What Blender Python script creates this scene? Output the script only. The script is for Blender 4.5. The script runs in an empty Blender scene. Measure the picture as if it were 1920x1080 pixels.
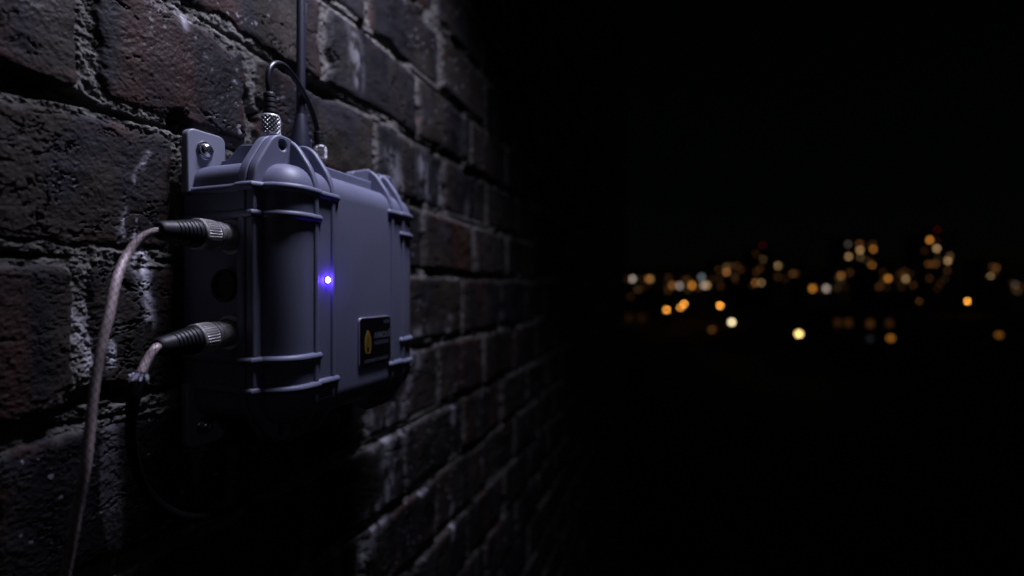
import bpy, bmesh, math, random
import numpy as np
from mathutils import Vector, Matrix

random.seed(7)
S = bpy.context.scene
COL = S.collection
D = 0.32                    # metres: camera to wall; all box shapes below are in units of D
F = 900.0                   # focal length in photo pixels
YAW = math.atan(315 / F)
CS, SN = math.cos(YAW), math.sin(YAW)

# ------------------------------------------------------------------ frame helpers
def W(p):                    # (s along wall, d out of wall, z up) -> world metres
    return (p[0] * D, -p[1] * D, p[2] * D)

def wall_at(x, y, d=0.0):    # point at depth d out of the wall under a photo pixel -> (s, d, z)
    X = (x - 960) / F
    t = (1 - d) / (SN - X * CS)
    return (t * (X * SN + CS), d, (540 - y) / F * t)

def ray_t(x, y, t):          # point at forward distance t (in D)
    X = (x - 960) / F
    xr = X * t
    return (t * CS + xr * SN, 1 - (t * SN - xr * CS), (540 - y) / F * t)

# ------------------------------------------------------------------ object helpers
ORI = {}
def tag(o, label=None, cat=None, group=None, kind=None):
    if label: o['label'] = label
    if cat: o['category'] = cat
    if group: o['group'] = group
    if kind: o['kind'] = kind
    return o

def thing(name, loc, label, cat, group=None):
    o = bpy.data.objects.new(name, None)
    o.empty_display_size = 0.02
    COL.objects.link(o)
    o.location = loc
    ORI[o] = Vector(loc)
    return tag(o, label, cat, group)

def link_mesh(name, me, parent=None, label=None):
    o = bpy.data.objects.new(name, me)
    COL.objects.link(o)
    if parent is not None:
        o.parent = parent
        ORI[o] = ORI[parent]
    else:
        ORI[o] = Vector((0, 0, 0))
    if label: o['label'] = label
    return o

class MB:                    # collects shapes (world metres) into one mesh
    def __init__(self): self.v, self.f, self.m, self.uv = [], [], [], None; self.c = []
    def add(self, v, f, mi=0):
        n = len(self.v)
        self.v += [tuple(p) for p in v]
        self.f += [tuple(i + n for i in q) for q in f]
        self.m += [mi] * len(f)
        return self
    def build(self, name, mats, parent=None, angle=35, label=None, cols=None):
        o0 = ORI[parent] if parent is not None else Vector((0, 0, 0))
        me = bpy.data.meshes.new(name)
        me.from_pydata([(p[0] - o0[0], p[1] - o0[1], p[2] - o0[2]) for p in self.v], [], self.f)
        if not isinstance(mats, (list, tuple)): mats = [mats]
        for m in mats: me.materials.append(m)
        me.polygons.foreach_set('material_index', self.m)
        bm = bmesh.new(); bm.from_mesh(me)
        bmesh.ops.recalc_face_normals(bm, faces=bm.faces)
        bm.to_mesh(me); bm.free()
        me.polygons.foreach_set('use_smooth', [True] * len(me.polygons))
        me.set_sharp_from_angle(angle=math.radians(angle))
        if cols is not None:
            a = me.attributes.new('tint', 'FLOAT_COLOR', 'POINT')
            a.data.foreach_set('color', np.asarray(cols, dtype=np.float32).ravel())
        return link_mesh(name, me, parent, label)

def bm_out(bm):
    bm.verts.ensure_lookup_table()
    v = [tuple(x.co) for x in bm.verts]
    f = [tuple(x.index for x in q.verts) for q in bm.faces]
    bm.free()
    return v, f

def rbox(s0, s1, d0, d1, z0, z1, r, sel=None, seg=8):     # bevelled box in D units
    bm = bmesh.new()
    bmesh.ops.create_cube(bm, size=1)
    for v in bm.verts:
        v.co = ((s0 + s1) / 2 + v.co.x * (s1 - s0), (d0 + d1) / 2 + v.co.y * (d1 - d0), (z0 + z1) / 2 + v.co.z * (z1 - z0))
    ed = [e for e in bm.edges if sel is None or sel(e)]
    bmesh.ops.bevel(bm, geom=ed, offset=r, segments=seg, profile=0.5, affect='EDGES', clamp_overlap=True)
    for v in bm.verts: v.co = W(v.co)
    return bm_out(bm)

def curve_mesh(splines, half, bev, res=2):                # filled 2D outlines (first outer, then holes) -> v,f in local xy + z
    cu = bpy.data.curves.new('tmp', 'CURVE')
    cu.dimensions = '2D'; cu.fill_mode = 'BOTH'
    cu.extrude = max(half - bev, 0); cu.bevel_depth = bev; cu.bevel_resolution = res; cu.offset = -bev
    for pts in splines:
        sp = cu.splines.new('POLY'); sp.points.add(len(pts) - 1); sp.use_cyclic_u = True
        for p, q in zip(sp.points, pts): p.co = (q[0], q[1], 0, 1)
    ob = bpy.data.objects.new('tmp', cu); COL.objects.link(ob)
    bpy.context.view_layer.update()
    me = bpy.data.meshes.new_from_object(ob.evaluated_get(bpy.context.evaluated_depsgraph_get()))
    v = [tuple(x.co) for x in me.vertices]; f = [tuple(p.vertices) for p in me.polygons]
    bpy.data.objects.remove(ob); bpy.data.curves.remove(cu); bpy.data.meshes.remove(me)
    return v, f

def rounded(pts, r, n=6):   # round polygon corners; r may be a list
    out = []
    N = len(pts)
    for i in range(N):
        p, a, b = Vector(pts[i]), Vector(pts[i - 1]), Vector(pts[(i + 1) % N])
        rr = r[i] if isinstance(r, (list, tuple)) else r
        if rr <= 0: out.append(tuple(p)); continue
        la, lb = (a - p).length, (b - p).length
        k = min(rr, la * .49, lb * .49)
        q0, q1 = p + (a - p).normalized() * k, p + (b - p).normalized() * k
        for j in range(n + 1):
            t = j / n
            out.append(tuple((1 - t) ** 2 * q0 + 2 * t * (1 - t) * p + t * t * q1))
    return out

def plate_wall(splines, d0, d1, bev=.003):                # outline in (s, z), thickness along d
    v, f = curve_mesh(splines, (d1 - d0) / 2, bev)
    m = (d0 + d1) / 2
    return [W((p[0], m + p[2], p[1])) for p in v], f

def plate_side(splines, s0, s1, bev=.003):                # outline in (d, z), thickness along s
    v, f = curve_mesh(splines, (s1 - s0) / 2, bev)
    m = (s0 + s1) / 2
    return [W((m + p[2], p[0], p[1])) for p in v], f

def smooth_path(pts, step):                               # Catmull-Rom through points, resampled (pts may carry radius as 4th)
    P = [np.array(p, float) for p in pts]
    P = [2 * P[0] - P[1]] + P + [2 * P[-1] - P[-2]]
    out = []
    for i in range(1, len(P) - 2):
        p0, p1, p2, p3 = P[i - 1:i + 3]
        L = np.linalg.norm((p2 - p1)[:3])
        n = max(2, int(L / step))
        for k in range(n):
            t = k / n
            out.append(.5 * ((2 * p1) + (-p0 + p2) * t + (2 * p0 - 5 * p1 + 4 * p2 - p3) * t * t + (-p0 + 3 * p1 - 3 * p2 + p3) * t ** 3))
    out.append(P[-2])
    return out

def sweep(path, r, n=12, cap=True, rfun=None):            # tube; path in D units; -> v,f,(theta,len)
    P = [np.array(p[:3], float) for p in path]
    m = len(P)
    T = []
    for i in range(m):
        t = P[min(i + 1, m - 1)] - P[max(i - 1, 0)]
        T.append(t / (np.linalg.norm(t) + 1e-9))
    up = np.array([0, 0, 1.0])
    if abs(T[0] @ up) > .9: up = np.array([1.0, 0, 0])
    N = up - T[0] * (up @ T[0]); N /= np.linalg.norm(N)
    v, f, par = [], [], []
    L = 0
    rings = []
    if cap: rings += [(0, -math.cos(a), math.sin(a)) for a in (0.02, .5, 1.0)]
    rings += [(i, 0, 1) for i in range(m)]
    if cap: rings += [(m - 1, math.cos(a), math.sin(a)) for a in (1.0, .5, 0.02)]
    lens = [0]
    for i in range(1, m): lens.append(lens[-1] + np.linalg.norm(P[i] - P[i - 1]))
    frames = []
    for i in range(m):
        if i: N = N - T[i] * (N @ T[i]); N /= np.linalg.norm(N)
        frames.append((N.copy(), np.cross(T[i], N)))
    for (i, off, k) in rings:
        rr = (r(lens[i]) if callable(r) else (path[i][3] if r is None else r))
        A, B = frames[i]
        for j in range(n):
            th = 2 * math.pi * j / n
            q = rfun(th, lens[i]) if rfun else 1.0
            v.append(W(P[i] + T[i] * off * rr + (A * math.cos(th) + B * math.sin(th)) * rr * k * q))
            par.append((th, lens[i]))
    R = len(rings)
    for a in range(R - 1):
        for j in range(n):
            f.append((a * n + j, a * n + (j + 1) % n, (a + 1) * n + (j + 1) % n, (a + 1) * n + j))
    f.append(tuple(range(n))[::-1]); f.append(tuple((R - 1) * n + j for j in range(n)))
    return v, f, par

def lathe(prof, org, axis, n=48, rfun=None):              # prof = [(along, radius)], closed with caps, D units
    ax = Vector(axis).normalized()
    a = ax.orthogonal().normalized(); b = ax.cross(a)
    v, f = [], []
    for (l, r) in prof:
        for j in range(n):
            th = 2 * math.pi * j / n
            q = rfun(th, l) if rfun else 0
            v.append(W(Vector(org) + ax * l + (a * math.cos(th) + b * math.sin(th)) * max(r + q, 1e-5)))
    R = len(prof)
    for i in range(R - 1):
        for j in range(n):
            f.append((i * n + j, i * n + (j + 1) % n, (i + 1) * n + (j + 1) % n, (i + 1) * n + j))
    f.append(tuple(range(n))[::-1]); f.append(tuple((R - 1) * n + j for j in range(n)))
    return v, f

def wbox(x0, x1, y0, y1, z0, z1, fr=None):                # plain box in world metres (or in a rotated frame)
    v = [(x, y, z) for x in (x0, x1) for y in (y0, y1) for z in (z0, z1)]
    if fr: v = [fr(p) for p in v]
    return v, [(0, 1, 3, 2), (4, 6, 7, 5), (0, 4, 5, 1), (2, 3, 7, 6), (0, 2, 6, 4), (1, 5, 7, 3)]

# ------------------------------------------------------------------ materials
def lin(c): return tuple((x / 12.92 if x <= .04045 else ((x + .055) / 1.055) ** 2.4) for x in c)
def mat(name, col, rough=.5, metal=0.0, spec=.5, bump=0, scale=300, var=0.0, rvar=0.0, coat=0.0):
    m = bpy.data.materials.new(name); m.use_nodes = True
    nt = m.node_tree; p = nt.nodes['Principled BSDF']
    p.inputs['Base Color'].default_value = (*col, 1)
    p.inputs['Roughness'].default_value = rough
    p.inputs['Metallic'].default_value = metal
    p.inputs['Specular IOR Level'].default_value = spec
    p.inputs['Coat Weight'].default_value = coat
    tc = nt.nodes.new('ShaderNodeTexCoord')
    if bump:
        nz = nt.nodes.new('ShaderNodeTexNoise'); nz.inputs['Scale'].default_value = scale; nz.inputs['Detail'].default_value = 3
        b = nt.nodes.new('ShaderNodeBump'); b.inputs['Strength'].default_value = bump; b.inputs['Distance'].default_value = .0002
        nt.links.new(tc.outputs['Object'], nz.inputs['Vector']); nt.links.new(nz.outputs['Fac'], b.inputs['Height'])
        nt.links.new(b.outputs['Normal'], p.inputs['Normal'])
    if var or rvar:
        n2 = nt.nodes.new('ShaderNodeTexNoise'); n2.inputs['Scale'].default_value = 38; n2.inputs['Detail'].default_value = 6
        nt.links.new(tc.outputs['Object'], n2.inputs['Vector'])
        if var:
            mx = nt.nodes.new('ShaderNodeMix'); mx.data_type = 'RGBA'
            mx.inputs[6].default_value = (*[c * (1 - var) for c in col], 1); mx.inputs[7].default_value = (*[min(1, c * (1 + var)) for c in col], 1)
            nt.links.new(n2.outputs['Fac'], mx.inputs[0]); nt.links.new(mx.outputs[2], p.inputs['Base Color'])
        if rvar:
            mr = nt.nodes.new('ShaderNodeMapRange'); mr.inputs[1].default_value = .3; mr.inputs[2].default_value = .7
            mr.inputs[3].default_value = rough - rvar; mr.inputs[4].default_value = rough + rvar
            nt.links.new(n2.outputs['Fac'], mr.inputs[0]); nt.links.new(mr.outputs[0], p.inputs['Roughness'])
    return m

def tint_mat(name, rough, bump, scale, metal=0.0, spec=.5, alpha_rough=False):
    m = mat(name, (.1, .1, .1), rough, metal, spec, bump, scale)
    nt = m.node_tree; p = nt.nodes['Principled BSDF']
    a = nt.nodes.new('ShaderNodeAttribute'); a.attribute_name = 'tint'
    nt.links.new(a.outputs['Color'], p.inputs['Base Color'])
    if alpha_rough: nt.links.new(a.outputs['Alpha'], p.inputs['Roughness'])
    return m

def emit_obj(name, k):        # light emitting surface, colour and power from the object's own colour
    m = bpy.data.materials.new(name); m.use_nodes = True
    nt = m.node_tree; nt.nodes.clear()
    oi = nt.nodes.new('ShaderNodeObjectInfo'); e = nt.nodes.new('ShaderNodeEmission'); o = nt.nodes.new('ShaderNodeOutputMaterial')
    mu = nt.nodes.new('ShaderNodeMath'); mu.operation = 'MULTIPLY'; mu.inputs[1].default_value = k
    nt.links.new(oi.outputs['Color'], e.inputs['Color']); nt.links.new(oi.outputs['Alpha'], mu.inputs[0])
    nt.links.new(mu.outputs[0], e.inputs['Strength']); nt.links.new(e.outputs[0], o.inputs['Surface'])
    return m

def emit(name, col, k):
    m = bpy.data.materials.new(name); m.use_nodes = True
    nt = m.node_tree; nt.nodes.clear()
    e = nt.nodes.new('ShaderNodeEmission'); o = nt.nodes.new('ShaderNodeOutputMaterial')
    e.inputs['Color'].default_value = (*col, 1); e.inputs['Strength'].default_value = k
    nt.links.new(e.outputs[0], o.inputs['Surface'])
    return m

M_CASE = mat('case_plastic', (.165, .175, .255), .44, 0, .45, .5, 1350, .12, .08)
M_BRACKET = mat('bracket_plastic', (.235, .245, .315), .4, 0, .45, .15, 2200, .06, .05)
M_SEAM = mat('seam_dark', (.02, .02, .024), .7)
M_BLACK = mat('black_rubber', (.010, .010, .014), .52, 0, .4, .15, 1500, .1, .08)
M_CABLE = mat('black_cable', (.012, .012, .018), .32, 0, .5, .05, 900, .1, .06)
M_STEEL = mat('zinc_steel', (.55, .56, .6), .24, 1.0, .5, .1, 1500, .08, .07)
M_NICKEL = mat('nickel_plate', (.66, .64, .64), .42, .75, .5, .12, 1800, .12, .08)
M_GUN = mat('worn_nickel', (.46, .44, .44), .42, .75, .5, .2, 1400, .25, .1)
M_ANT = mat('antenna_coating', (.022, .024, .045), .45, 0, .5, .1, 1200, .1, .06)
M_PLATE = mat('plate_black', (.004, .004, .006), .5, 0, .15, .05, 1500)
M_RIM = mat('plate_rim', (.42, .40, .50), .32, .6)
M_GOLD = mat('emblem_gold', (.24, .15, .02), .5)
M_SLEEVE = mat('shrink_sleeve', (.006, .006, .008), .7, 0, .2)
M_TXT = mat('lettering_grey', (.10, .104, .14), .5)
M_TXT2 = mat('lettering_dim', (.06, .06, .09), .5)
M_BRAID = tint_mat('copper_braid', .40, 0, 1, .12, .7)
M_KNURL = tint_mat('knurled_nickel', .42, 0, 1, .55, .6)
M_FRAY = mat('frayed_strands', (.45, .44, .55), .4, .3)
M_BRICK = tint_mat('brickwork', .5, .6, 1700, 0, .22, True)
M_CORE = mat('wall_core', (.06, .052, .048), .8, 0, .3, .5, 300, .4)
M_HOLE = mat('hole_dark', (.004, .004, .005), .8)

# ------------------------------------------------------------------ noise
def _h(ix, iy, seed):
    n = (ix.astype(np.int64) * 374761393 + iy.astype(np.int64) * 668265263 + seed * 974634777) & 0x7fffffff
    n = ((n ^ (n >> 13)) * 1274126177) & 0x7fffffff
    n = (n ^ (n >> 16)) & 0xffff
    return n.astype(np.float32) / 65535.0
def vn(x, y, seed):           # value noise -1..1
    xi, yi = np.floor(x), np.floor(y)
    u, v = (x - xi).astype(np.float32), (y - yi).astype(np.float32)
    u = u * u * u * (u * (u * 6 - 15) + 10); v = v * v * v * (v * (v * 6 - 15) + 10)
    a, b = _h(xi, yi, seed), _h(xi + 1, yi, seed)
    c, d = _h(xi, yi + 1, seed), _h(xi + 1, yi + 1, seed)
    return ((a + (b - a) * u) * (1 - v) + (c + (d - c) * u) * v) * 2 - 1
def fbm(x, y, o, seed, g=.5):
    s, a, t = 0, 1.0, 0
    for i in range(o):
        s = s + a * vn(x * 2 ** i + 13.7 * i, y * 2 ** i - 7.3 * i, seed + i * 31); t += a; a *= g
    return s / t
def sst(a, b, x):
    t = np.clip((x - a) / (b - a), 0, 1); return t * t * (3 - 2 * t)

# ------------------------------------------------------------------ the brick wall
S_END = 9.5
def build_wall():
    xs = np.concatenate([np.arange(-330, 760, 1.6), np.arange(760, 1168, 2.0)])
    X = (xs - 960) / F
    t = 1 / (SN - X * CS)
    s1 = t * (X * SN + CS)
    s1 = np.append(s1, S_END); t = np.append(t, t[-1])
    v1 = np.arange(-800, 801, 1.9) / F
    s, tt = np.meshgrid(s1, t, indexing='ij')[0] * np.ones((1, len(v1))) if False else (np.repeat(s1[:, None], len(v1), 1), np.repeat(t[:, None], len(v1), 1))
    z = v1[None, :] * tt
    nc, nr = s.shape
    # courses
    beds = np.array([.87, .60, .335, .06, -.235, -.53, -.81])
    up = [1.15 + .28 * i for i in range(30)]; dn = [-1.09 - .28 * i for i in range(30)]
    beds = np.sort(np.concatenate([beds, up, dn]))
    zz = z + .010 * fbm(s * 2.1, z * 1.3, 2, 5)
    ss = s + .008 * fbm(s * 3, z * 5, 2, 9)
    row = np.clip(np.searchsorted(beds, zz) - 1, 0, len(beds) - 2)
    zl, zh = beds[row], beds[row + 1]
    # head joints per course, read off the photograph near the box, running on in stretcher bond
    known = {.335: [.05, .559, .907], .60: [.13, .65], .87: [.35, .87], .06: [.02, .30, .73], -.235: [.06, .555, 1.07], -.53: [.12, .42, .86], -.81: [.07, .56, 1.10]}
    sl = np.zeros_like(s); sr = np.zeros_like(s); cell = np.zeros(s.shape, np.int64)
    for r in range(len(beds) - 1):
        mk = row == r
        if not mk.any(): continue
        js = None
        for k in known:
            if abs(beds[r] - k) < 1e-6: js = list(known[k])
        if js is None:
            rng = random.Random(r * 7); js = [.1 + (.26 if r % 2 else 0) + rng.uniform(-.05, .05)]
        js = [js[0] - .52] + js
        rng = random.Random(r * 13 + 1)
        while js[-1] < S_END + .6: js.append(js[-1] + .518 + rng.uniform(-.012, .012))
        js = np.array(js)
        k = np.clip(np.searchsorted(js, ss[mk]) - 1, 0, len(js) - 2)
        sl[mk] = js[k]; sr[mk] = js[k + 1]; cell[mk] = r * 997 + k
    ci, cj = cell % 997, cell // 997
    def cr(seed): return _h(ci, cj, seed) * 2 - 1
    wob = .0075 * fbm(s * 14, z * 14, 3, 21) + .004 * fbm(s * 60, z * 60, 2, 22)
    jw = .0140 + .003 * cr(3)
    e_u = np.minimum(ss - sl, sr - ss) - jw
    e_v = np.minimum(zz - zl - .016, zh - zz - .020)
    corner = .018
    au, av = np.clip(corner - e_u, 0, 1), np.clip(corner - e_v, 0, 1)
    e = corner - np.sqrt(au * au + av * av)
    e = np.where((au == 0) | (av == 0), np.minimum(e_u, e_v), e) + wob
    chip = sst(.25, .6, fbm(s * 7.3, z * 9.1, 3, 44)) * sst(.06, .0, e) * .022
    e = e - chip
    mk = sst(-.003, .006, e)
    p = np.sqrt(1 - (1 - np.clip(e / .020, 0, 1)) ** 2)
    uu, vv = (ss - (sl + sr) / 2), (zz - (zl + zh) / 2)
    big = fbm(s * 4.5, z * 6, 3, 61)
    med = fbm(s * 26, z * 34, 4, 62)
    fine = fbm(s * 150, z * 170, 3, 63, .8)
    wx = s + .03 * fbm(s * 11, z * 11, 3, 71); wz = z + .03 * fbm(s * 11, z * 11, 3, 72)
    crk = np.abs(fbm(wx * 7, wz * 12, 6, 73, .66))
    crk = sst(.030, .002, crk) * sst(.0, .3, fbm(s * 6.1, z * 8.7, 3, 74))
    pit = sst(.27, .50, fbm(wx * 60, wz * 85, 5, 75, .7)) * sst(-.2, .3, fbm(s * 6, z * 8, 3, 76))
    bh = .007 * cr(4) + .018 * cr(5) * uu + .03 * cr(6) * vv + .006 * big + .0016 * med + .0016 * fine - .0072 * crk - .0030 * pit
    mg = fbm(s * 55, z * 62, 4, 81, .7)
    mbig = fbm(s * 6, z * 8, 2, 82)
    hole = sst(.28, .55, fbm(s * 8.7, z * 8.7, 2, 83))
    below = np.clip((zh - zz) / .020, 0, 1); gap = sst(.75, .15, below)          # the joint sinks under the arris of the brick above
    mh = -.0095 + .0080 * mg + .007 * mbig - .028 * hole + .003 * fine - .022 * gap * sst(-.5, .2, fbm(s * 5, z * 5, 3, 84))
    h = mh * (1 - mk) + (bh - .012 * (1 - p)) * mk
    # a raked-out void beside the bracket, as in the photograph
    def blob(px, py, rs, rz):
        q = wall_at(px, py); dd = ((s - q[0]) / rs) ** 2 + ((z - q[2]) / rz) ** 2 + .35 * fbm(s * 22, z * 22, 2, 90)
        return sst(1.1, .6, dd)
    for (px, py, rs, rz) in ((334, 228, .02, .026), (352, 236, .018, .014), (195, 735, .05, .02), (60, 155, .09, .018), (30, 148, .06, .022), (250, 740, .04, .016)):
        b = blob(px, py, rs, rz); h = h - .035 * b
    # ---- colours of bricks, mortar and lime stains; cracks, pits and holes darker
    kiln = fbm(s * 7 + cr(11) * 9, z * 1.1 + cr(12) * 5, 3, 101)
    tone = cr(13)
    c_dark = np.array([.032, .031, .037]); c_red = np.array([.125, .056, .038]); c_brown = np.array([.088, .070, .054]); c_grey = np.array([.066, .064, .080])
    w_red = sst(.27, .6, kiln + .28 * tone - .08)[..., None]
    w_br = sst(-.1, .35, -kiln + .35 * cr(14))[..., None]
    w_gr = sst(.15, .5, fbm(s * 9, z * 3.5, 3, 103) + .2 * cr(15))[..., None]
    c = c_dark * np.ones(s.shape + (1,))
    c = c + (c_brown - c) * w_br * .85
    c = c + (c_grey - c) * w_gr * .8
    c = c + (c_red - c) * w_red * .75
    edge_red = (sst(.05, .0, e) * sst(.1, .5, fbm(s * 10, z * 22, 3, 104)))[..., None]
    c = c + (np.array([.13, .055, .04]) - c) * edge_red * .6
    c = c * (1 + .45 * med + .45 * fine - .45 * crk - .35 * pit)[..., None]
    cm = np.array([.25, .238, .22]) * (.75 + .45 * mg + .25 * mbig)[..., None]
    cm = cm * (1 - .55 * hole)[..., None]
    c = cm * (1 - mk)[..., None] + c * mk[..., None]
    grime = sst(.05, .5, fbm(s * 3.3, z * 3.7, 3, 105))[..., None]
    c = c * (1 - .45 * grime)
    lime = np.zeros_like(s)
    ST = [((275, 285), (262, 345), 1, .006), ((235, 392), (228, 452), 1, .006), ((258, 408), (250, 452), .9, .006), ((268, 470), (272, 545), .9, .014), ((275, 545), (281, 618), .8, .012), ((212, 600), (205, 690), 1, .008),
          ((335, 10), (345, 60), .7, .01), ((735, 280), (748, 365), .45, .05), ((793, 285), (800, 385), .5, .04), ((830, 320), (826, 390), .8, .02), ((842, 590), (836, 645), .5, .03), ((790, 615), (775, 700), .5, .06), ((850, 735), (848, 800), .7, .03),
          ((728, 770), (720, 880), .55, .035), ((730, 890), (712, 1000), .55, .04), ((760, 740), (752, 850), .4, .03), ((700, 770), (698, 850), .4, .02), ((848, 945), (848, 1012), .9, .018), ((795, 885), (790, 930), .5, .03), ((700, 950), (690, 1050), .7, .05), ((660, 60), (668, 165), .5, .03),
          ((770, 690), (765, 760), .4, .03), ((640, 770), (640, 800), .4, .02), ((150, 560), (165, 700), .45, .012)]
    for a, b, k, w in ST:
        qa, qb = wall_at(*a), wall_at(*b)
        ft = np.clip((z - qa[2]) / (qb[2] - qa[2]), -.2, 1.2)
        sx = qa[0] + (qb[0] - qa[0]) * ft + .012 * fbm(z * 14, s * 3, 2, 111)
        g = np.exp(-((s - sx) / w) ** 2) * sst(-.15, .1, ft) * sst(1.15, .85, ft)
        lime = np.maximum(lime, k * g)
    lime = lime * sst(-.4, .15, fbm(s * 60, z * 24, 3, 112) + .25 * fbm(s * 14, z * 14, 2, 113))
    spk = sst(.62, .72, fbm(s * 75, z * 75, 2, 115)) * sst(-.1, .4, fbm(s * 3, z * 3, 2, 116))
    lime = np.maximum(lime, .55 * spk * mk)
    run = sst(.36, .62, fbm(s * 22, z * 2.6, 3, 117)) * sst(.1, .5, fbm(s * 1.7, z * 2.1, 2, 118)) * .32
    lime = np.clip(np.maximum(lime, run), 0, 1)[..., None]
    c = c + (np.array([.72, .72, .80]) - c) * lime
    c = np.clip(c * (.36 + .24 * (1 - mk) + .34 * lime[..., 0])[..., None], .004, .8)
    rough = np.clip(.74 - .26 * sst(.2, .6, fbm(s * 5, z * 6, 3, 121)) + .25 * (1 - mk) + .12 * med - .1 * lime[..., 0], .2, .95)
    h = h + .0012 * lime[..., 0]
    co = np.empty((nc * nr, 3), np.float32)
    co[:, 0] = (s * D).ravel(); co[:, 1] = (-h * D).ravel(); co[:, 2] = (z * D).ravel()
    idx = np.arange(nc * nr).reshape(nc, nr)
    q = np.stack([idx[:-1, :-1], idx[1:, :-1], idx[1:, 1:], idx[:-1, 1:]], -1).reshape(-1, 4)
    # core of the wall behind the face (from the street to the top)
    bx, bf = wbox(-1.6, S_END * D, .024, .36, -10.0, 3.4)
    nv = len(co)
    co = np.concatenate([co, np.array(bx, np.float32)])
    me = bpy.data.meshes.new('brick_wall')
    nq = len(q); fb = np.array(bf) + nv
    allq = np.concatenate([q, fb]).astype(np.int32)
    me.vertices.add(len(co)); me.vertices.foreach_set('co', co.ravel())
    me.loops.add(allq.size); me.loops.foreach_set('vertex_index', allq.ravel())
    me.polygons.add(len(allq))
    me.polygons.foreach_set('loop_start', np.arange(0, allq.size, 4, dtype=np.int32))
    me.polygons.foreach_set('material_index', np.concatenate([np.zeros(nq, np.int32), np.ones(len(fb), np.int32)]))
    me.polygons.foreach_set('use_smooth', np.concatenate([np.ones(nq, bool), np.zeros(len(fb), bool)]))
    me.update(calc_edges=True)
    col = np.ones((len(co), 4), np.float32)
    col[:nv, :3] = c.reshape(-1, 3); col[:nv, 3] = rough.ravel()
    a = me.attributes.new('tint', 'FLOAT_COLOR', 'POINT'); a.data.foreach_set('color', col.ravel())
    me.materials.append(M_BRICK); me.materials.append(M_CORE)
    o = link_mesh('brick_wall', me)
    tag(o, 'weathered dark brick wall with rough pale mortar, carrying the grey case', 'wall')
build_wall()

# ------------------------------------------------------------------ the equipment case
SC = .9935                              # middle of the case along the wall
s0, s1 = .7325, 2 * SC - .7325
case = thing('equipment_case', W((SC, .006, -.26)), 'grey rugged plastic case bolted to the brick wall with a glowing blue light', 'case')
mir = lambda s: 2 * SC - s

def flange_outline():
    half = [(.7225, 0), (.7225, .205), (.7285, .245), (.750, .280), (.770, .312), (.788, .3235), (.816, .3225), (.838, .3135), (.853, .297), (.872, .2905), (.93, .2885)]
    top = half + [(mir(p[0]), p[1]) for p in half[::-1]]
    bot = [(p[0], -p[1]) for p in top[::-1]][1:-1]
    return rounded(top + bot, .016, 5)
def circle(cx, cy, r, n=20): return [(cx + r * math.cos(2 * math.pi * i / n), cy + r * math.sin(2 * math.pi * i / n)) for i in range(n)]
OUT = flange_outline()
HOLES = [circle(.7965, .3005, .0098), circle(mir(.7965), .3005, .0098), circle(.7965, -.3005, .0098), circle(mir(.7965), -.3005, .0098)]

# back shell
b = MB()
b.add(*rbox(s0, s1, .006, .175, -.274, .262, .036, lambda e: abs(e.verts[0].co.y - e.verts[1].co.y) > .01, 8))
b.add(*plate_wall([OUT] + HOLES, .164, .1855, .0035))
# web plate that curves up from the bracket to the ear (one per end)
web = [(.030, .245), (.030, .2830), (.050, .2845), (.064, .291), (.076, .305), (.090, .3135), (.165, .3095), (.165, .245)]
for ss_ in (.802, mir(.802)):
    b.add(*plate_side([rounded(web, .012, 4)], ss_ - .006, ss_ + .006, .0025))
shell = b.build('back_shell', M_CASE, case)
# dark gasket line between the two shells
b = MB(); b.add(*plate_wall([[(SC + (p[0] - SC) * .992, p[1] * .992) for p in OUT]] + [circle(h[0][0] - .0098, h[0][1], .0105) for h in HOLES], .1853, .1885, .0005))
b.build('gasket', M_SEAM, case)

# lid
LF, LR = .270, .060
l0, l1 = .7420, mir(.7420)
b = MB()
def front_or_side(e):
    a, c = e.verts[0].co, e.verts[1].co
    return not (a.y < .15 and c.y < .15)
b.add(*rbox(l0, l1, .12, LF, -.288, .262, LR, front_or_side, 10))
b.add(*plate_wall([OUT] + HOLES, .1882, .2085, .0045))
# low flat landing plates between the ridges on the top edge
for zz_ in (1, -1):
    b.add(*plate_wall([rounded([(1.034, zz_ * .25), (1.036, zz_ * .302), (1.112, zz_ * .326), (1.112, zz_ * .25)], [0, .012, .004, 0], 4)], .176, .200, .003))
    b.add(*plate_wall([rounded([(.83, zz_ * .25), (.83, zz_ * .318), (.882, zz_ * .316), (.882, zz_ * .25)], [0, .006, .004, 0], 4)], .172, .186, .003))
lid = b.build('lid', M_CASE, case)

# ridges that run down the lid and over its top and bottom
fo = [(.15, .25), (.168, .322), (.196, .325), (.222, .308), (.262, .2535), (.2745, .215)]
fo = fo + [(.2745, -.235), (.263, -.273), (.228, -.319), (.196, -.334), (.168, -.331), (.15, -.25)]
fo = rounded(fo, [.0, .012, .018, .03, .03, .04, .04, .03, .03, .018, .012, 0], 6)
for sf in (.825, .877, mir(.877), mir(.825)):
    b = MB(); b.add(*plate_side([fo], sf - .0068, sf + .0068, .0045)); b.build('ridge', M_CASE, lid)

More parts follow.
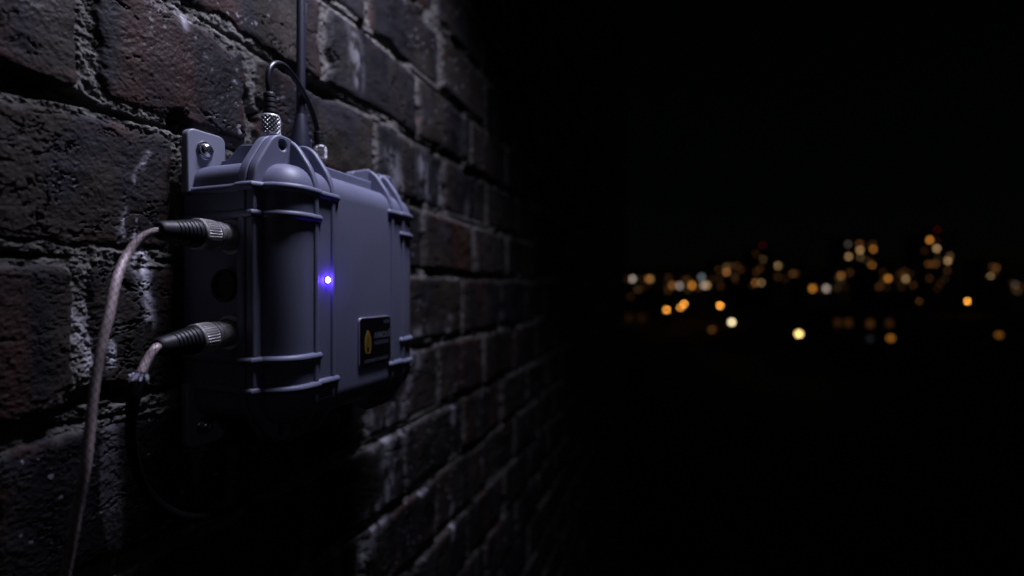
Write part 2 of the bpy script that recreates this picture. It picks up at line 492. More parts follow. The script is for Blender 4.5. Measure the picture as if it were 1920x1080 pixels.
# horizontal ribs round the corners
def corner_path(z, m):
    dz = max(0, z - (.262 - LR)); ins = LR - math.sqrt(LR * LR - dz * dz)
    P = [(s0 + .001, .012, z), (s0 + .001, .10, z), (s0 + .001, .150, z), (.7245, .166, z), (.7235, .186, z), (.7245, .2035, z), (l0 + .0005 + ins, .2125, z)]
    cx, cy = l0 + LR, LF - LR
    for i in range(0, 11):
        a = math.pi - (math.pi / 2) * i / 10
        if math.sin(a) * (LR - ins) + cy < .214: continue
        P.append((cx + math.cos(a) * (LR - ins), cy + math.sin(a) * (LR - ins), z))
    P.append((.833, LF - ins * 1.0, z))
    if m: P = [(mir(p[0]), p[1], p[2]) for p in P]
    return P
for z in (.2036, .148, -.145, -.206):
    for m in (0, 1):
        P = corner_path(z, m)
        b = MB(); v, f, _ = sweep(P, .0088, 12); b.add(v, f); b.build('rib', M_CASE, lid)
for z in (.2015, -.204):
    dz = max(0, z - (.262 - LR)); ins = LR - math.sqrt(LR * LR - dz * dz)
    for m in (0, 1):
        P = [(.8335, LF - ins, z), (.86, LF - ins, z), (.889, LF - ins, z)]
        if m: P = [(mir(p[0]), p[1], p[2]) for p in P]
        b = MB(); v, f, _ = sweep(P, .0088, 12); b.add(v, f); b.build('rib', M_CASE, lid)

# mounting brackets with their screws
for zz_ in (1, -1):
    for m in (0, 1):
        g = (lambda s: mir(s)) if m else (lambda s: s)
        pl = rounded([(g(.718), zz_ * .20), (g(.718), zz_ * .336), (g(.8075), zz_ * .338), (g(.8075), zz_ * .20)], [0, .02, .02, 0], 6)
        hole_c = (g(.7565), zz_ * .2955)
        b = MB(); b.add(*plate_wall([pl], .0150, .0345, .0035))
        br = b.build('mounting_bracket', M_BRACKET, case)
        o = (hole_c[0], .0340, hole_c[1])
        b = MB()
        b.add(*lathe([(0, .0195), (.0028, .0195), (.004, .0185), (.004, .001)], o, (0, 1, 0), 40))
        b.add(*lathe([(.0042, .0150), (.007, .0150), (.0105, .0138), (.0135, .0112), (.0152, .0082), (.0156, .0066), (.0108, .0060), (.0104, .0005)], o, (0, 1, 0), 48))
        b.add(*lathe([(.0106, .0022), (.0140, .0020), (.0143, .0005)], o, (0, 1, 0), 12))
        for k in range(6):      # driver lobes
            a = math.pi * k / 3
            b.add(*lathe([(.0107, .0013), (.0150, .0013), (.0152, .0003)], (o[0] + .0058 * math.cos(a), o[1], o[2] + .0058 * math.sin(a)), (0, 1, 0), 8))
        b.build('screw', M_STEEL, br)

# blank port on the side between the two plugs
b = MB()
po = (s0 - .0005, .125, .005)
b.add(*lathe([(0, .0335), (.006, .0335), (.009, .0315), (.009, .0265), (.0025, .0255), (.002, .001)], po, (-1, 0, 0), 48))
for k in range(2):
    a = math.pi * k + .4
    b.add(*lathe([(.002, .0018), (.0040, .0018), (.005, .001)], (po[0], po[1] + .013 * math.cos(a), po[2] + .013 * math.sin(a)), (-1, 0, 0), 10))
b.build('open_socket', M_BLACK, case)
C1 = (s0, .1453, .1025); C2 = (s0, .1400, -.0900)
for c in (C1, C2):
    b = MB()
    b.add(*lathe([(-.002, .0365), (.005, .0365), (.0075, .0345), (.0078, .0295), (.003, .0290), (.003, .001)], c, (-1, 0, 0), 56))
    b.build('panel_socket', M_GUN, case)

# name plate
b = MB()
n0, n1, nz0, nz1 = .9647, 1.0985, -.1945, -.0720
b.add(*plate_wall([rounded([(n0, nz0), (n0, nz1), (n1, nz1), (n1, nz0)], .013, 7)], LF - .001, LF + .0045, .0015))
plate = b.build('name_plate', M_RIM, case)
b = MB(); k = .0026
b.add(*plate_wall([rounded([(n0 + k, nz0 + k), (n0 + k, nz1 - k), (n1 - k, nz1 - k), (n1 - k, nz0 + k)], .0108, 7)], LF + .003, LF + .0052, .0004))
b.build('plate_face', M_PLATE, plate)
dT = LF + .0053
def text_mesh(txt, size, s, z, align='LEFT', sx=1.0, spacing=1.0):
    cu = bpy.data.curves.new('tmp', 'FONT'); cu.body = txt; cu.size = size; cu.align_x = align; cu.extrude = .0003
    cu.space_character = spacing; cu.offset = .0006
    ob = bpy.data.objects.new('tmp', cu); COL.objects.link(ob); bpy.context.view_layer.update()
    me = bpy.data.meshes.new_from_object(ob.evaluated_get(bpy.context.evaluated_depsgraph_get()))
    v = [W((s + p.co.x * sx, dT + .0003 + p.co.z, z + p.co.y)) for p in me.vertices]; f = [tuple(p.vertices) for p in me.polygons]
    bpy.data.objects.remove(ob); bpy.data.curves.remove(cu); bpy.data.meshes.remove(me)
    return v, f
b = MB(); b.add(*text_mesh("AMACA'X", .0205, 1.0235, -.1265, sx=.78)); b.add(*text_mesh("TM", .007, 1.0865, -.1115)); b.build('lettering', M_TXT, plate)
b = MB(); b.add(*text_mesh("NACEORNENE", .0125, 1.0235, -.1425, sx=.74)); b.add(*text_mesh("HOSE", .0105, 1.0905, -.0905, 'RIGHT'))
b.add(*text_mesh("DESIGNMENT & QUALITIES", .0098, .9835, -.1835, sx=.85)); b.build('small_print', M_TXT2, plate)
b = MB()
outer = [(0, .030), (.0075, .020), (.0125, .008), (.0135, -.006), (.0115, -.024), (.0065, -.029), (-.0065, -.029), (-.0115, -.024), (-.0135, -.006), (-.0125, .008), (-.0075, .020)]
inner = [(0, .016), (.0045, .004), (.0055, -.010), (.0045, -.0275), (-.0045, -.0275), (-.0055, -.010), (-.0045, .004)]
ec = (.9975, -.1325)
b.add(*plate_wall([[(ec[0] + p[0], ec[1] + p[1]) for p in rounded(outer, .006, 4)], [(ec[0] + p[0], ec[1] + p[1]) for p in rounded(inner, .003, 3)]], dT, dT + .0009, .0002))
b.add(*plate_wall([[(ec[0] + p[0], ec[1] + p[1]) for p in [(0, .012), (.0022, .0), (.0022, -.014), (-.0022, -.014), (-.0022, .0)]]], dT, dT + .0009, .0002))
b.build('emblem', M_GOLD, plate)

# status light
LED = (.8585, LF, .0175)
b = MB(); b.add(*lathe([(-.002, .0082), (.0014, .0082), (.0018, .0074), (.0018, .001)], LED, (0, 1, 0), 32)); bez = b.build('light_bezel', M_BLACK, case)
b = MB(); b.add(*lathe([(.0012, .0068), (.0030, .0066), (.0046, .0056), (.0058, .0036), (.0062, .0006)], LED, (0, 1, 0), 32))
b.build('status_light', emit('led_blue', (.20, .15, 1.0), 40), case)

# ------------------------------------------------------------------ braided cables with their plugs
BK = 430.0
def weave(th, l):            # two families of strands crossing over and under each other
    a, c = math.sin(4 * th + l * BK), math.sin(4 * th - l * BK)
    o = math.sin(4 * th) * math.sin(l * BK)
    return max(abs(a) * (.8 + .2 * (o > 0)), abs(c) * (.8 + .2 * (o <= 0)))
def braid(th, l): return .90 + .15 * weave(th, l)
def braid_cols(par):
    out = []
    for th, l in par:
        w = max(0, min(1, (weave(th, l) - .66) / .24))
        k = .9 + .22 * math.sin(l * 47 + 1.3) * math.sin(l * 19) + .12 * math.sin(3 * th + l * 90)
        out.append((.06 + .80 * w * k, .042 + .66 * w * k, .046 + .66 * w * k, 1))
    return out

def plug(parent, base, ax):
    ax = Vector(ax).normalized()
    b = MB(); b.add(*lathe([(.002, .0262), (.030, .0262), (.031, .0254), (.034, .0254), (.035, .0275), (.0385, .0275), (.0395, .0255), (.042, .0255), (.043, .0278), (.047, .0278), (.048, .0255), (.0495, .0255), (.0495, .01)], base, ax, 56))
    b.build('plug_barrel', M_GUN, parent)
    n = 34
    def fl(th, l): return .0011 * max(-1, min(1, 2.2 * math.sin(n * th))) if .0525 < l < .0765 else 0
    pr = [(.0490, .0268), (.0505, .0282), (.0520, .0285)] + [(.0530 + .023 * i / 6, .0284) for i in range(7)] + [(.0770, .0285), (.0785, .0295), (.0825, .0295), (.0840, .0280), (.0842, .015)]
    b = MB(); b.add(*lathe(pr, base, ax, n * 6, fl)); b.build('knurled_collar', M_NICKEL, parent)
    pr = [(.0835, .012), (.0837, .0262), (.0900, .0262)]
    for i in range(6):
        l = .0915 + i * .0068; r = .0258 - i * .0011
        pr += [(l, r), (l + .0004, r - .0030), (l + .0022, r - .0030), (l + .0026, r - .0002), (l + .0060, r - .0008)]
    pr += [(.1335, .0190), (.1420, .0180), (.1500, .0165), (.1535, .0140), (.1545, .0105), (.1500, .0098), (.1490, .001)]
    b = MB(); b.add(*lathe(pr, base, ax, 48)); b.build('strain_relief', M_BLACK, parent)

ca = thing('braided_cable', W(C1), 'braided metallic cable from the upper side plug, hanging down in front to the bottom edge', 'cable', 'braided cables in the side of the case')
ax1 = Vector((-1, .04, -.02)); plug(ca, C1, ax1)
tip1 = Vector(C1) + ax1.normalized() * .150
pix = [(266, 445, .812), (241, 474, .792), (225, 506, .770), (215, 540, .752), (205, 590, .735), (192, 640, .724), (182, 690, .717), (172, 765, .711), (162, 865, .706), (147, 945, .706), (128, 1050, .710), (100, 1190, .72), (70, 1360, .73)]
pts = [tuple(tip1 - ax1.normalized() * .02), tuple(tip1)] + [ray_t(*p) for p in pix]
path = smooth_path(pts, .0012)
v, f, par = sweep(path, .0063, 40, True, braid)
b = MB(); b.add(v, f); b.build('cord', M_BRAID, ca, 80, cols=braid_cols(par))

cb = thing('braided_cable', W(C2), 'short braided cable at the lower side plug, its frayed end sleeved in black', 'cable', 'braided cables in the side of the case')
ax2 = Vector((-1, .05, -.085)); plug(cb, C2, ax2)
tip2 = Vector(C2) + ax2.normalized() * .150
pix = [(292, 653, .816), (276, 676, .801), (264, 702, .787), (256, 724, .780)]
pts = [tuple(tip2 - ax2.normalized() * .02), tuple(tip2)] + [ray_t(*p) for p in pix]
path = smooth_path(pts, .0012)
v, f, par = sweep(path, .0068, 40, True, braid)
b = MB(); b.add(v, f); b.build('cord', M_BRAID, cb, 80, cols=braid_cols(par))
pix = [(262.5, 706, .785), (255, 728, .779), (249, 760, .778), (246, 800, .785), (248, 840, .803), (256, 880, .83), (272, 915, .862), (298, 945, .885), (335, 965, .915), (380, 970, .95), (430, 955, .985), (470, 930, 1.01)]
pts = [ray_t(*p) for p in pix]
path = smooth_path(pts, .006)
v, f, par = sweep(path, lambda l: .0098 if l < .055 else .0098 - min(1, (l - .055) / .01) * .0018, 16, True)
b = MB(); b.add(v, f); slv = b.build('black_sleeve', M_SLEEVE, cb)
b = MB(); rr = random.Random(3)
c0 = Vector(ray_t(262.5, 705, .7855)); dn_ = (Vector(ray_t(256, 724, .780)) - c0).normalized()
sd = dn_.orthogonal().normalized(); sd2 = dn_.cross(sd)
for k in range(46):
    a = rr.uniform(0, 6.283); rad = sd * math.cos(a) + sd2 * math.sin(a)
    p0 = c0 + rad * .0068 - dn_ * .003; p1 = c0 + rad * rr.uniform(.0085, .0115) + dn_ * rr.uniform(-.004, .004); p2 = c0 + rad * rr.uniform(.0105, .0145) + dn_ * rr.uniform(-.003, .012)
    v, f, _ = sweep([tuple(p0), tuple(p1), tuple(p2)], rr.uniform(.0009, .0016), 5, True); b.add(v, f)
b.build('frayed_strands', M_FRAY, cb)

# ------------------------------------------------------------------ looped coaxial jumper on top
ja = wall_at(508, 235, .13); jb = wall_at(600.5, 287, .10)
A0 = (ja[0], .13, .262); B0 = (jb[0], .10, .262)
jump = thing('coaxial_jumper', W(A0), 'short black cable looping between two metal connectors on top of the case', 'cable')
def coax_end(base, zn0, zn1, zb1, rn, rb0, rb1, top, nk):
    b = MB(); b.add(*lathe([(0, rn * .95), (.012, rn * .95), (.0125, rn * .72), (zn0 - .262 - .002, rn * .72), (zn0 - .262, rn * .72), (zn0 - .262, .001)], base, (0, 0, 1), 36)); b.build('threaded_stub', M_NICKEL, jump)
    zz0, zz1 = zn0 - .262, zn1 - .262
    def dia(th, l):
        if not zz0 + .004 < l < zz1 - .004: return 0
        k = (l - zz0) / (rn * .52)
        a = abs(((nk * th / (2 * math.pi) + k) % 1) - .5) * 2; c = abs(((nk * th / (2 * math.pi) - k) % 1) - .5) * 2
        return .0042 * (min(a, c) - .5)
    n = 40
    pr = [(zz0, .004), (zz0, rn * .93), (zz0 + .003, rn)] + [(zz0 + .004 + (zz1 - zz0 - .008) * i / n, rn) for i in range(n + 1)] + [(zz1 - .003, rn), (zz1, rn * .9), (zz1, .003)]
    b = MB(); b.add(*lathe(pr, base, (0, 0, 1), nk * 8, dia))
    cc = []
    for (l, r) in pr:
        for j in range(nk * 8):
            q = dia(2 * math.pi * j / (nk * 8), l); t = .85 if q == 0 else max(.03, min(1, (q + .0012) / .0024)) * .95
            cc.append((t * .78, t * .77, t * .80, 1))
    b.build('knurled_nut', M_KNURL, jump, 60, cols=cc)
    L = zb1 - zn1
    ax = (Vector(top) - Vector((base[0], base[1], zn1))).normalized()
    pr = [(-.003, rb0 * .8), (0, rb0)]
    for i in range(4):
        t0 = .04 + .235 * i; r0 = rb0 + (rb1 - rb0) * t0
        pr += [(L * t0, r0), (L * (t0 + .015), r0 * .86), (L * (t0 + .06), r0 * .86), (L * (t0 + .075), r0), (L * (t0 + .19), r0 * .97)]
    pr += [(L * .98, rb1), (L, rb1 * .9), (L * 1.001, .003)]
    b = MB(); b.add(*lathe(pr, (base[0], base[1], zn1), ax, 36)); b.build('boot', M_BLACK, jump)
za0 = wall_at(508, 249, .13)[2]; za1 = wall_at(508, 217, .13)[2]; za2 = wall_at(507, 175, .13)[2]
zb0 = wall_at(600, 300, .10)[2]; zb1_ = wall_at(600, 274, .10)[2]; zb2 = wall_at(598, 247, .10)[2]
coax_end(A0, za0 - .008, za1, za2, .0192, .0160, .0120, wall_at(505.5, 176, .13), 13)
coax_end(B0, zb0, zb1_, zb2, .0160, .0150, .0115, wall_at(596, 247, .10), 13)
dj = lambda k: .13 + (.10 - .13) * k
pp = [(507.5, 200, 0), (505.5, 176, 0), (503, 150, 0), (506, 129, .05), (517, 119.5, .15), (533, 124, .3), (552, 146, .5), (572, 180, .7), (587, 214, .9), (596, 247, 1), (599, 262, 1)]
path = smooth_path([wall_at(x, y, dj(k)) for x, y, k in pp], .004)
v, f, _ = sweep(path, .0068, 14); b = MB(); b.add(v, f); b.build('cord', M_CABLE, jump)

# ------------------------------------------------------------------ antenna
an = wall_at(564, 270, .095)
ant = thing('whip_antenna', W((an[0], .095, .262)), 'tall thin black rod antenna rising from the top of the case behind the loop', 'antenna')
zf = wall_at(564, 216, .095)[2] - .262
b = MB(); b.add(*lathe([(0, .022), (.012, .022), (.013, .026), (zf - .085, .026), (zf - .07, .0245), (zf - .02, .0155), (zf - .004, .0135), (zf, .0125), (zf, .002)], (an[0], .095, .262), (0, 0, 1), 40)); b.build('antenna_base', M_ANT, ant)
b = MB(); b.add(*lathe([(zf - .005, .0108), (.75, .0098), (1.30, .0085), (1.31, .011), (1.33, .011), (1.34, .002)], (an[0], .095, .262), (0, 0, 1), 28)); b.build('whip', M_ANT, ant)

# thin wire under the case
tw = thing('thin_wire', W((1.10, .10, -.262)), 'thin black wire slanting down to the wall from under the right end of the case', 'wire')
P = [(1.15, .11, -.24), (1.145, .10, -.285)] + [wall_at(658, 775, .05), wall_at(648, 797, .035), wall_at(636, 825, .03), wall_at(622, 850, .03)]
v, f, _ = sweep(smooth_path(P, .008), .0062, 10); b = MB(); b.add(v, f); b.build('cord', M_CABLE, tw)

# ------------------------------------------------------------------ the city beyond
GZ = -10.0
M_GROUND = mat('night_asphalt', (.045, .045, .047), .85, 0, .3, 0, 1, .3)
M_FACADE = mat('facade_concrete', (.16, .15, .14), .85, 0, .3, 0, 1, .2)
M_FACADE2 = mat('facade_brick', (.13, .08, .06), .85, 0, .3, 0, 1, .2)
M_GLASS = mat('dark_glass', (.02, .022, .026), .25, 0, .5)
M_ROOF = mat('roof_felt', (.05, .05, .052), .9)
M_POST = mat('lamp_post', (.05, .05, .052), .5, .6)
M_LAMP = emit_obj('lamp_glow', 1.0)
def px_world(x, y, depth):       # world point at forward distance depth (metres)
    X = (x - 960) / F
    return Vector((depth * CS + X * depth * SN, -D + depth * SN - X * depth * CS, (540 - y) / F * depth))
# ground, one sheet to the horizon
g = MB(); R = 2500
g.add([(-R, -R, GZ), (R, -R, GZ), (R, R, GZ), (-R, R, GZ)], [(0, 1, 2, 3)])
tag(g.build('ground', M_GROUND), kind='structure')

DISC = 17.5 * 17.5               # area in px^2 of a far light's blur disc
COLS = {'o': (.90, .58, .22), 'y': (.99, .84, .50), 'w': (.95, .87, .68), 'g': (.66, .61, .57), 'b': (.52, .55, .58), 't': (.78, .63, .43), 'n': (.72, .47, .25), 'r': (.6, .06, .05)}
def set_light(o, key, lum, area_px):
    c = lin(COLS[key]); m = max(c)
    k = lum * DISC / max(area_px, 1)
    o.color = (c[0] / m, c[1] / m, c[2] / m, k)

# buildings: x range, roof line, distance, lights (x, y, colour, linear level)
B = [
 (1172, 1233, 511, 220, 'low dark block at left end of skyline with a pale and a yellow window', [(1186, 523, 'g', .17), (1216.5, 523, 'o', .13), (1220.5, 523, 't', .10), (1182, 556, 'n', .012), (1175, 523, 'n', .008), (1203, 523, 't', .01)]),
 (1245, 1358, 510, 200, 'long low block with a row of small amber and grey windows', [(1260.5, 535, 'n', .10), (1274, 536, 'g', .13), (1297, 535, 'o', .28), (1315.5, 520, 'b', .07), (1319, 535, 'g', .13), (1325, 535, 't', .17), (1351, 536, 'n', .02), (1250, 537, 'n', .012)]),
 (1338, 1397, 490, 262, 'dark mid-rise block with a stacked pair of brown windows', [(1362, 510, 'n', .13), (1361.5, 500.5, 't', .05), (1347, 506, 'n', .025), (1389, 506, 'n', .022), (1355, 535, 'n', .01)]),
 (1408, 1446, 470, 285, 'slim dark tower with two tan windows stacked and a red mast light', [(1431.6, 488, 't', .17), (1432, 503.5, 't', .11), (1416, 530, 'n', .08), (1427, 530, 't', .08), (1417, 476, 'n', .012), (1398, 535, 'n', .012)]),
 (1449, 1503, 487, 240, 'dark block with a bright tan window, just right of the slim tower', [(1459, 498, 't', .19), (1461, 498, 't', .03), (1486, 513, 'n', .05), (1458, 519, 'n', .02), (1492, 513, 'n', .02)]),
 (1514, 1560, 527, 180, 'small low block with an orange and a grey window side by side', [(1523, 541, 'o', .26), (1549, 541, 'g', .18), (1501, 541, 'n', .006)]),
 (1581, 1645, 447, 255, 'tall dark tower with the largest cluster of amber windows, right of centre', [(1590, 458, 'g', .035), (1611, 457, 'n', .055), (1612.5, 469, 'o', .26), (1612.5, 469, 't', .15), (1637, 467, 'o', .13), (1591, 481, 't', .13), (1613, 482, 't', .05), (1635, 499, 't', .34), (1635, 499, 'o', .2), (1615, 524, 'n', .035), (1613, 510, 'n', .012)]),
 (1563, 1599, 503, 212, 'small dark block in front of the tall tower, lit by a dull brown window', [(1576.5, 517, 'n', .10), (1593, 511, 'n', .03)]),
 (1646, 1722, 500, 235, 'broad dark block between the two tall towers with two tan windows', [(1665, 522, 'o', .20), (1698, 523, 't', .12), (1696, 509, 'n', .02), (1648, 538, 'n', .035), (1706, 514, 'n', .012), (1655, 510, 'n', .012), (1690, 538, 'n', .012)]),
 (1731, 1793, 441, 265, 'tallest dark tower with amber and pale windows and red roof light', [(1743, 450, 'o', .24), (1756, 466, 't', .17), (1777, 489, 't', .15), (1781, 480, 't', .05), (1740, 495, 'n', .05), (1748, 495, 'o', .035), (1755, 495, 'n', .045), (1776, 507, 'n', .022), (1733, 470, 'n', .012)]),
 (1842, 1886, 490, 240, 'dark block near the right edge with a tan window under a dim brown one', [(1857, 519, 't', .14), (1868, 502, 'n', .06), (1860, 500, 'n', .025), (1850, 522, 'n', .012)]),
 (1891, 1935, 521, 205, 'low dark block cut by the right edge with a dim grey window', [(1903, 534, 'g', .035)]),
 (1558, 1684, 591, 108, 'low near block below the skyline with a row of four dull brown windows', [(1570.5, 605, 'n', .03), (1590, 605, 'n', .04), (1631, 607, 'n', .055), (1667, 606, 'n', .032)]),
 (1170, 1216, 586, 118, 'near block at far left of the city with two very faint windows', [(1179, 596, 'n', .012), (1203, 596, 'n', .012)]),
]
for bi, (x0, x1, yt, dep, lab, lights) in enumerate(B):
    c = px_world((x0 + x1) / 2, 540, dep)
    if bi < 12:                      # dim windows added at random for faint glow on the facades
        rb = random.Random(40 + bi)
        for k in range(4 + int((x1 - x0) / 14)):
            x, y = rb.uniform(x0 + 6, x1 - 6), rb.uniform(yt + 8, 546)
            if all(abs(x - q[0]) > 5 or abs(y - q[1]) > 6 for q in lights): lights.append((x, y, rb.choice('ntn'), rb.uniform(.006, .026)))
    Xm = ((x0 + x1) / 2 - 960) / F
    w = (x1 - x0) / F * dep; top = (540 - yt) / F * dep
    ux = Vector((SN, -CS, 0)); uy = Vector((CS, SN, 0))
    deep = max(10, w * .7)
    def fr(p, c=c): return (c.x + ux.x * p[0] + uy.x * p[1], c.y + ux.y * p[0] + uy.y * p[1], p[2])
    bl = thing('apartment_building' if top - GZ > 18 else 'low_building', (c.x, c.y, GZ), lab, 'building', 'buildings of the distant city')
    hgt = top - GZ; nf = max(2, round(hgt / 3.1)); fh = hgt / nf
    wl = MB()
    wl.add(*wbox(-w / 2, w / 2, 0, deep, GZ, top, fr))
    for k in range(1, nf): wl.add(*wbox(-w / 2 - .06, w / 2 + .06, -.10, 0, GZ + k * fh - .15, GZ + k * fh + .15, fr))
    for xx in (-w / 2, w / 2 - .5): wl.add(*wbox(xx, xx + .5, -.14, -.0, GZ, top, fr))
    wl.build('wall', M_FACADE if bi % 3 else M_FACADE2, bl)
    rf = MB()
    rf.add(*wbox(-w / 2 - .2, w / 2 + .2, -.2, .3, top, top + .7, fr)); rf.add(*wbox(-w / 2 - .2, w / 2 + .2, deep - .3, deep + .2, top, top + .7, fr))
    rf.add(*wbox(-w / 2 - .2, -w / 2 + .3, .3, deep - .3, top, top + .7, fr)); rf.add(*wbox(w / 2 - .3, w / 2 + .2, .3, deep - .3, top, top + .7, fr))
    rf.add(*wbox(-w * .2, w * .15, deep * .3, deep * .6, top, top + 2.2, fr))
    rf.build('roof', M_ROOF, bl)
    gl = MB(); gme = None; nw = max(2, int(w / 4.0))
    used = [((x - (x0 + x1) / 2) / F * dep, (540 - y) / F * dep) for x, y, _, _ in lights]
    for k in range(nf):
        for j in range(nw):
            cx = -w / 2 + (j + .5) * w / nw; cz = GZ + (k + .52) * fh
            if any(abs(cx - u) < 1.6 and abs(cz - q) < 1.7 for u, q in used): continue
            if gme is None:
                gl.add(*wbox(-.7, .7, -.05, .1, -.75, .75, lambda p: (ux.x * p[0] + uy.x * p[1], ux.y * p[0] + uy.y * p[1], p[2])))
                ow = gl.build('window', M_GLASS); gme = ow.data; ow.parent = bl
            else: ow = link_mesh('window', gme, bl)
            ow.location = (ux.x * cx, ux.y * cx, cz - GZ)
    for x, y, ck, lum in lights:
        cx = (x - (x0 + x1) / 2) / F * dep; cz = (540 - y) / F * dep
        if abs(cx) > w / 2: cx = math.copysign(w / 2 - .8, cx)
        m = MB(); hw, hh = .62, .72
        m.add(*wbox(cx - hw, cx + hw, -.17 - .02 * random.random(), .1, cz - hh, cz + hh, fr))
        o = m.build('lit_window', M_LAMP, bl)
        set_light(o, ck, lum * (.72 if lum > .06 else .42), (2 * hw / dep * F) * (2 * hh / dep * F))
    for (px, py, bb) in ((1430, 461, 3), (1757, 432, 9)):
        if bb == bi:
            p = px_world(px, py, dep + 3); q = Vector((0, 0, 0))
            m = MB(); n = 10
            v = [(p.x + .12 * math.cos(6.283 * j / n), p.y + .12 * math.sin(6.283 * j / n), zz_) for zz_ in (top - .1, p.z) for j in range(n)]
            m.add(v, [(j, (j + 1) % n, n + (j + 1) % n, n + j) for j in range(n)]); mast = m.build('mast', M_POST, bl)
            bm = bmesh.new(); bmesh.ops.create_uvsphere(bm, u_segments=12, v_segments=8, radius=.5)
            for vv in bm.verts: vv.co += p + Vector((0, 0, .4))
            m = MB(); m.add(*bm_out(bm)); o = m.build('beacon', M_LAMP, mast); set_light(o, 'r', .006, math.pi * (.5 / dep * F) ** 2)

# street lamps: one built, the rest copied
def make_lamp():
    r = thing('street_lamp', (0, 0, 0), 'x', 'street lamp', 'street lamps of the distant city')
    n = 10
    def cyl(x, y, z0, z1, r0, r1):
        v = [(x + rr * math.cos(6.283 * j / n), y + rr * math.sin(6.283 * j / n), zz_) for zz_, rr in ((z0, r0), (z1, r1)) for j in range(n)]
        return v, [(j, (j + 1) % n, n + (j + 1) % n, n + j) for j in range(n)] + [tuple(range(n))[::-1], tuple(range(n, 2 * n))]
    m = MB(); m.add(*cyl(0, 0, 0, .5, .14, .12)); m.add(*cyl(0, 0, .5, 4.62, .07, .05)); m.build('pole', M_POST, r)
    m = MB(); m.add(*cyl(0, 0, 4.6, 4.76, .09, .16)); m.add(*cyl(0, 0, 5.20, 5.30, .16, .05)); m.build('lamp_cap', M_POST, r)
    bm = bmesh.new(); bmesh.ops.create_uvsphere(bm, u_segments=16, v_segments=10, radius=.25)
    for v in bm.verts: v.co.z += 4.98
    m = MB(); m.add(*bm_out(bm)); m.build('lamp_globe', M_LAMP, r)
    return r
proto = make_lamp()
LAMPS = [
 (1250, 581, 'o', .62, 'orange street lamp, furthest left of the bright ones below the skyline'),
 (1276, 576.5, 'o', .42, 'orange street lamp, lower of the overlapping pair'),
 (1282.5, 570, 'o', .52, 'orange street lamp, upper of the overlapping pair'),
 (1315, 562, 'b', .17, 'bluish grey street lamp touching an orange one'),
 (1329, 561, 'o', .38, 'orange street lamp touching a bluish grey one'),
 (1350, 573, 'o', .68, 'bright orange street lamp just up and left of the cream lamp'),
 (1372, 604, 'w', .75, 'cream white street lamp standing alone below the orange ones'),
 (1498, 626, 'y', 1.15, 'brightest pale yellow street lamp, lowest in the middle of the city'),
 (1536, 562, 'n', .12, 'dull brown street lamp just below a pair of windows'),
 (1723.5, 565, 'n', .016, 'very faint reddish street lamp left of the bright orange one on the right'),
 (1814, 565, 'o', .52, 'bright orange street lamp standing alone on the right'),
 (1335, 618, 'n', .035, 'faint blurred orange street lamp left of and below the cream lamp'),
 (1670, 634, 'o', .12, 'soft yellow street lamp below the row of dull brown windows'),
 (1873, 628, 'o', .06, 'soft dim orange street lamp near the right edge'),
 (1631, 635, 'b', .005, 'very faint greyish street lamp left of the soft yellow one'),
]
kids = list(proto.children)
for i, (x, y, ck, lum, lab) in enumerate(LAMPS):
    dep = (-(GZ + 4.98)) * F / (y - 540)
    p = px_world(x, y, dep)
    if i == 0: r = proto; ks = kids
    else:
        r = proto.copy(); COL.objects.link(r); ks = []
        for c in kids:
            k = c.copy(); COL.objects.link(k); k.parent = r; ks.append(k)
    r.location = (p.x, p.y, GZ); r['label'] = lab
    for k in ks:
        if k.name.startswith('lamp_globe'): set_light(k, ck, lum * .85, math.pi * (.25 / dep * F) ** 2)

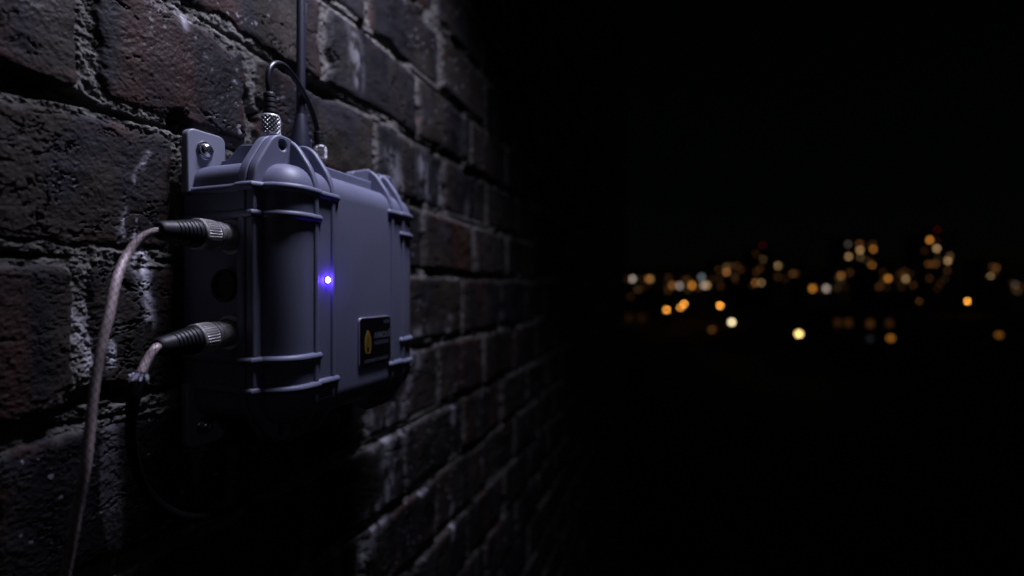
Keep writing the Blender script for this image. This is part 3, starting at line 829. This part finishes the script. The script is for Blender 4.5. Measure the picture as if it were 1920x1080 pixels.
# ------------------------------------------------------------------ light
world = bpy.data.worlds.new('World'); S.world = world; world.use_nodes = True
nt = world.node_tree; bg = nt.nodes['Background']
sky = nt.nodes.new('ShaderNodeTexSky'); sky.sky_type = 'NISHITA'; sky.sun_disc = False
SUN_EL, SUN_ROT = math.radians(14), math.radians(200)
sky.sun_elevation = SUN_EL; sky.sun_rotation = SUN_ROT
nt.links.new(sky.outputs[0], bg.inputs['Color']); bg.inputs['Strength'].default_value = .0002
def aim(o, a, b):
    o.location = a; o.rotation_euler = (Vector(b) - Vector(a)).to_track_quat('-Z', 'Y').to_euler()
sl = bpy.data.lights.new('fill_sun', 'SUN'); sl.energy = .016; sl.angle = math.radians(.5); sl.color = (.8, .85, 1)  # weak sun added as fill for sides the lamp misses
so = bpy.data.objects.new('fill_sun', sl); COL.objects.link(so)
dv = Vector((math.cos(SUN_EL) * math.sin(SUN_ROT), math.cos(SUN_EL) * math.cos(SUN_ROT), math.sin(SUN_EL)))
aim(so, dv * 10, (0, 0, 0))
kl = bpy.data.lights.new('wall_lamp', 'SPOT'); kl.energy = 23; kl.color = (.76, .755, 1.0)
kl.spot_size = math.radians(104); kl.spot_blend = 1.0; kl.shadow_soft_size = .085
ko = bpy.data.objects.new('wall_lamp', kl); COL.objects.link(ko)
aim(ko, W((1.03, .60, 1.92)), W((1.20, .0, .42)))
ll = bpy.data.lights.new('led_light', 'POINT'); ll.energy = .009; ll.color = (.14, .04, 1.0); ll.shadow_soft_size = .0015
lo = bpy.data.objects.new('led_light', ll); COL.objects.link(lo); lo.location = W((LED[0], LED[1] + .0105, LED[2]))

# ------------------------------------------------------------------ camera
cd = bpy.data.cameras.new('camera'); cam = bpy.data.objects.new('camera', cd); COL.objects.link(cam)
cam.location = (0, -D, 0)
cam.rotation_euler = Vector((CS, SN, 0)).to_track_quat('-Z', 'Y').to_euler()
cd.sensor_width = 36; cd.lens = F / 1920 * 36
cd.clip_start = .005; cd.clip_end = 6000
cd.dof.use_dof = True; cd.dof.focus_distance = .99 * D
cd.dof.aperture_fstop = (cd.lens / 1000) / (17.5 * .99 * D / F)
cd.dof.aperture_blades = 0
S.camera = cam
S.view_settings.view_transform = 'Standard'; S.view_settings.look = 'None'; S.view_settings.exposure = 0; S.view_settings.gamma = 1
S.cycles.use_denoising = True
S.cycles.sample_clamp_indirect = 4
S.cycles.use_adaptive_sampling = False
S.cycles.max_bounces = 6
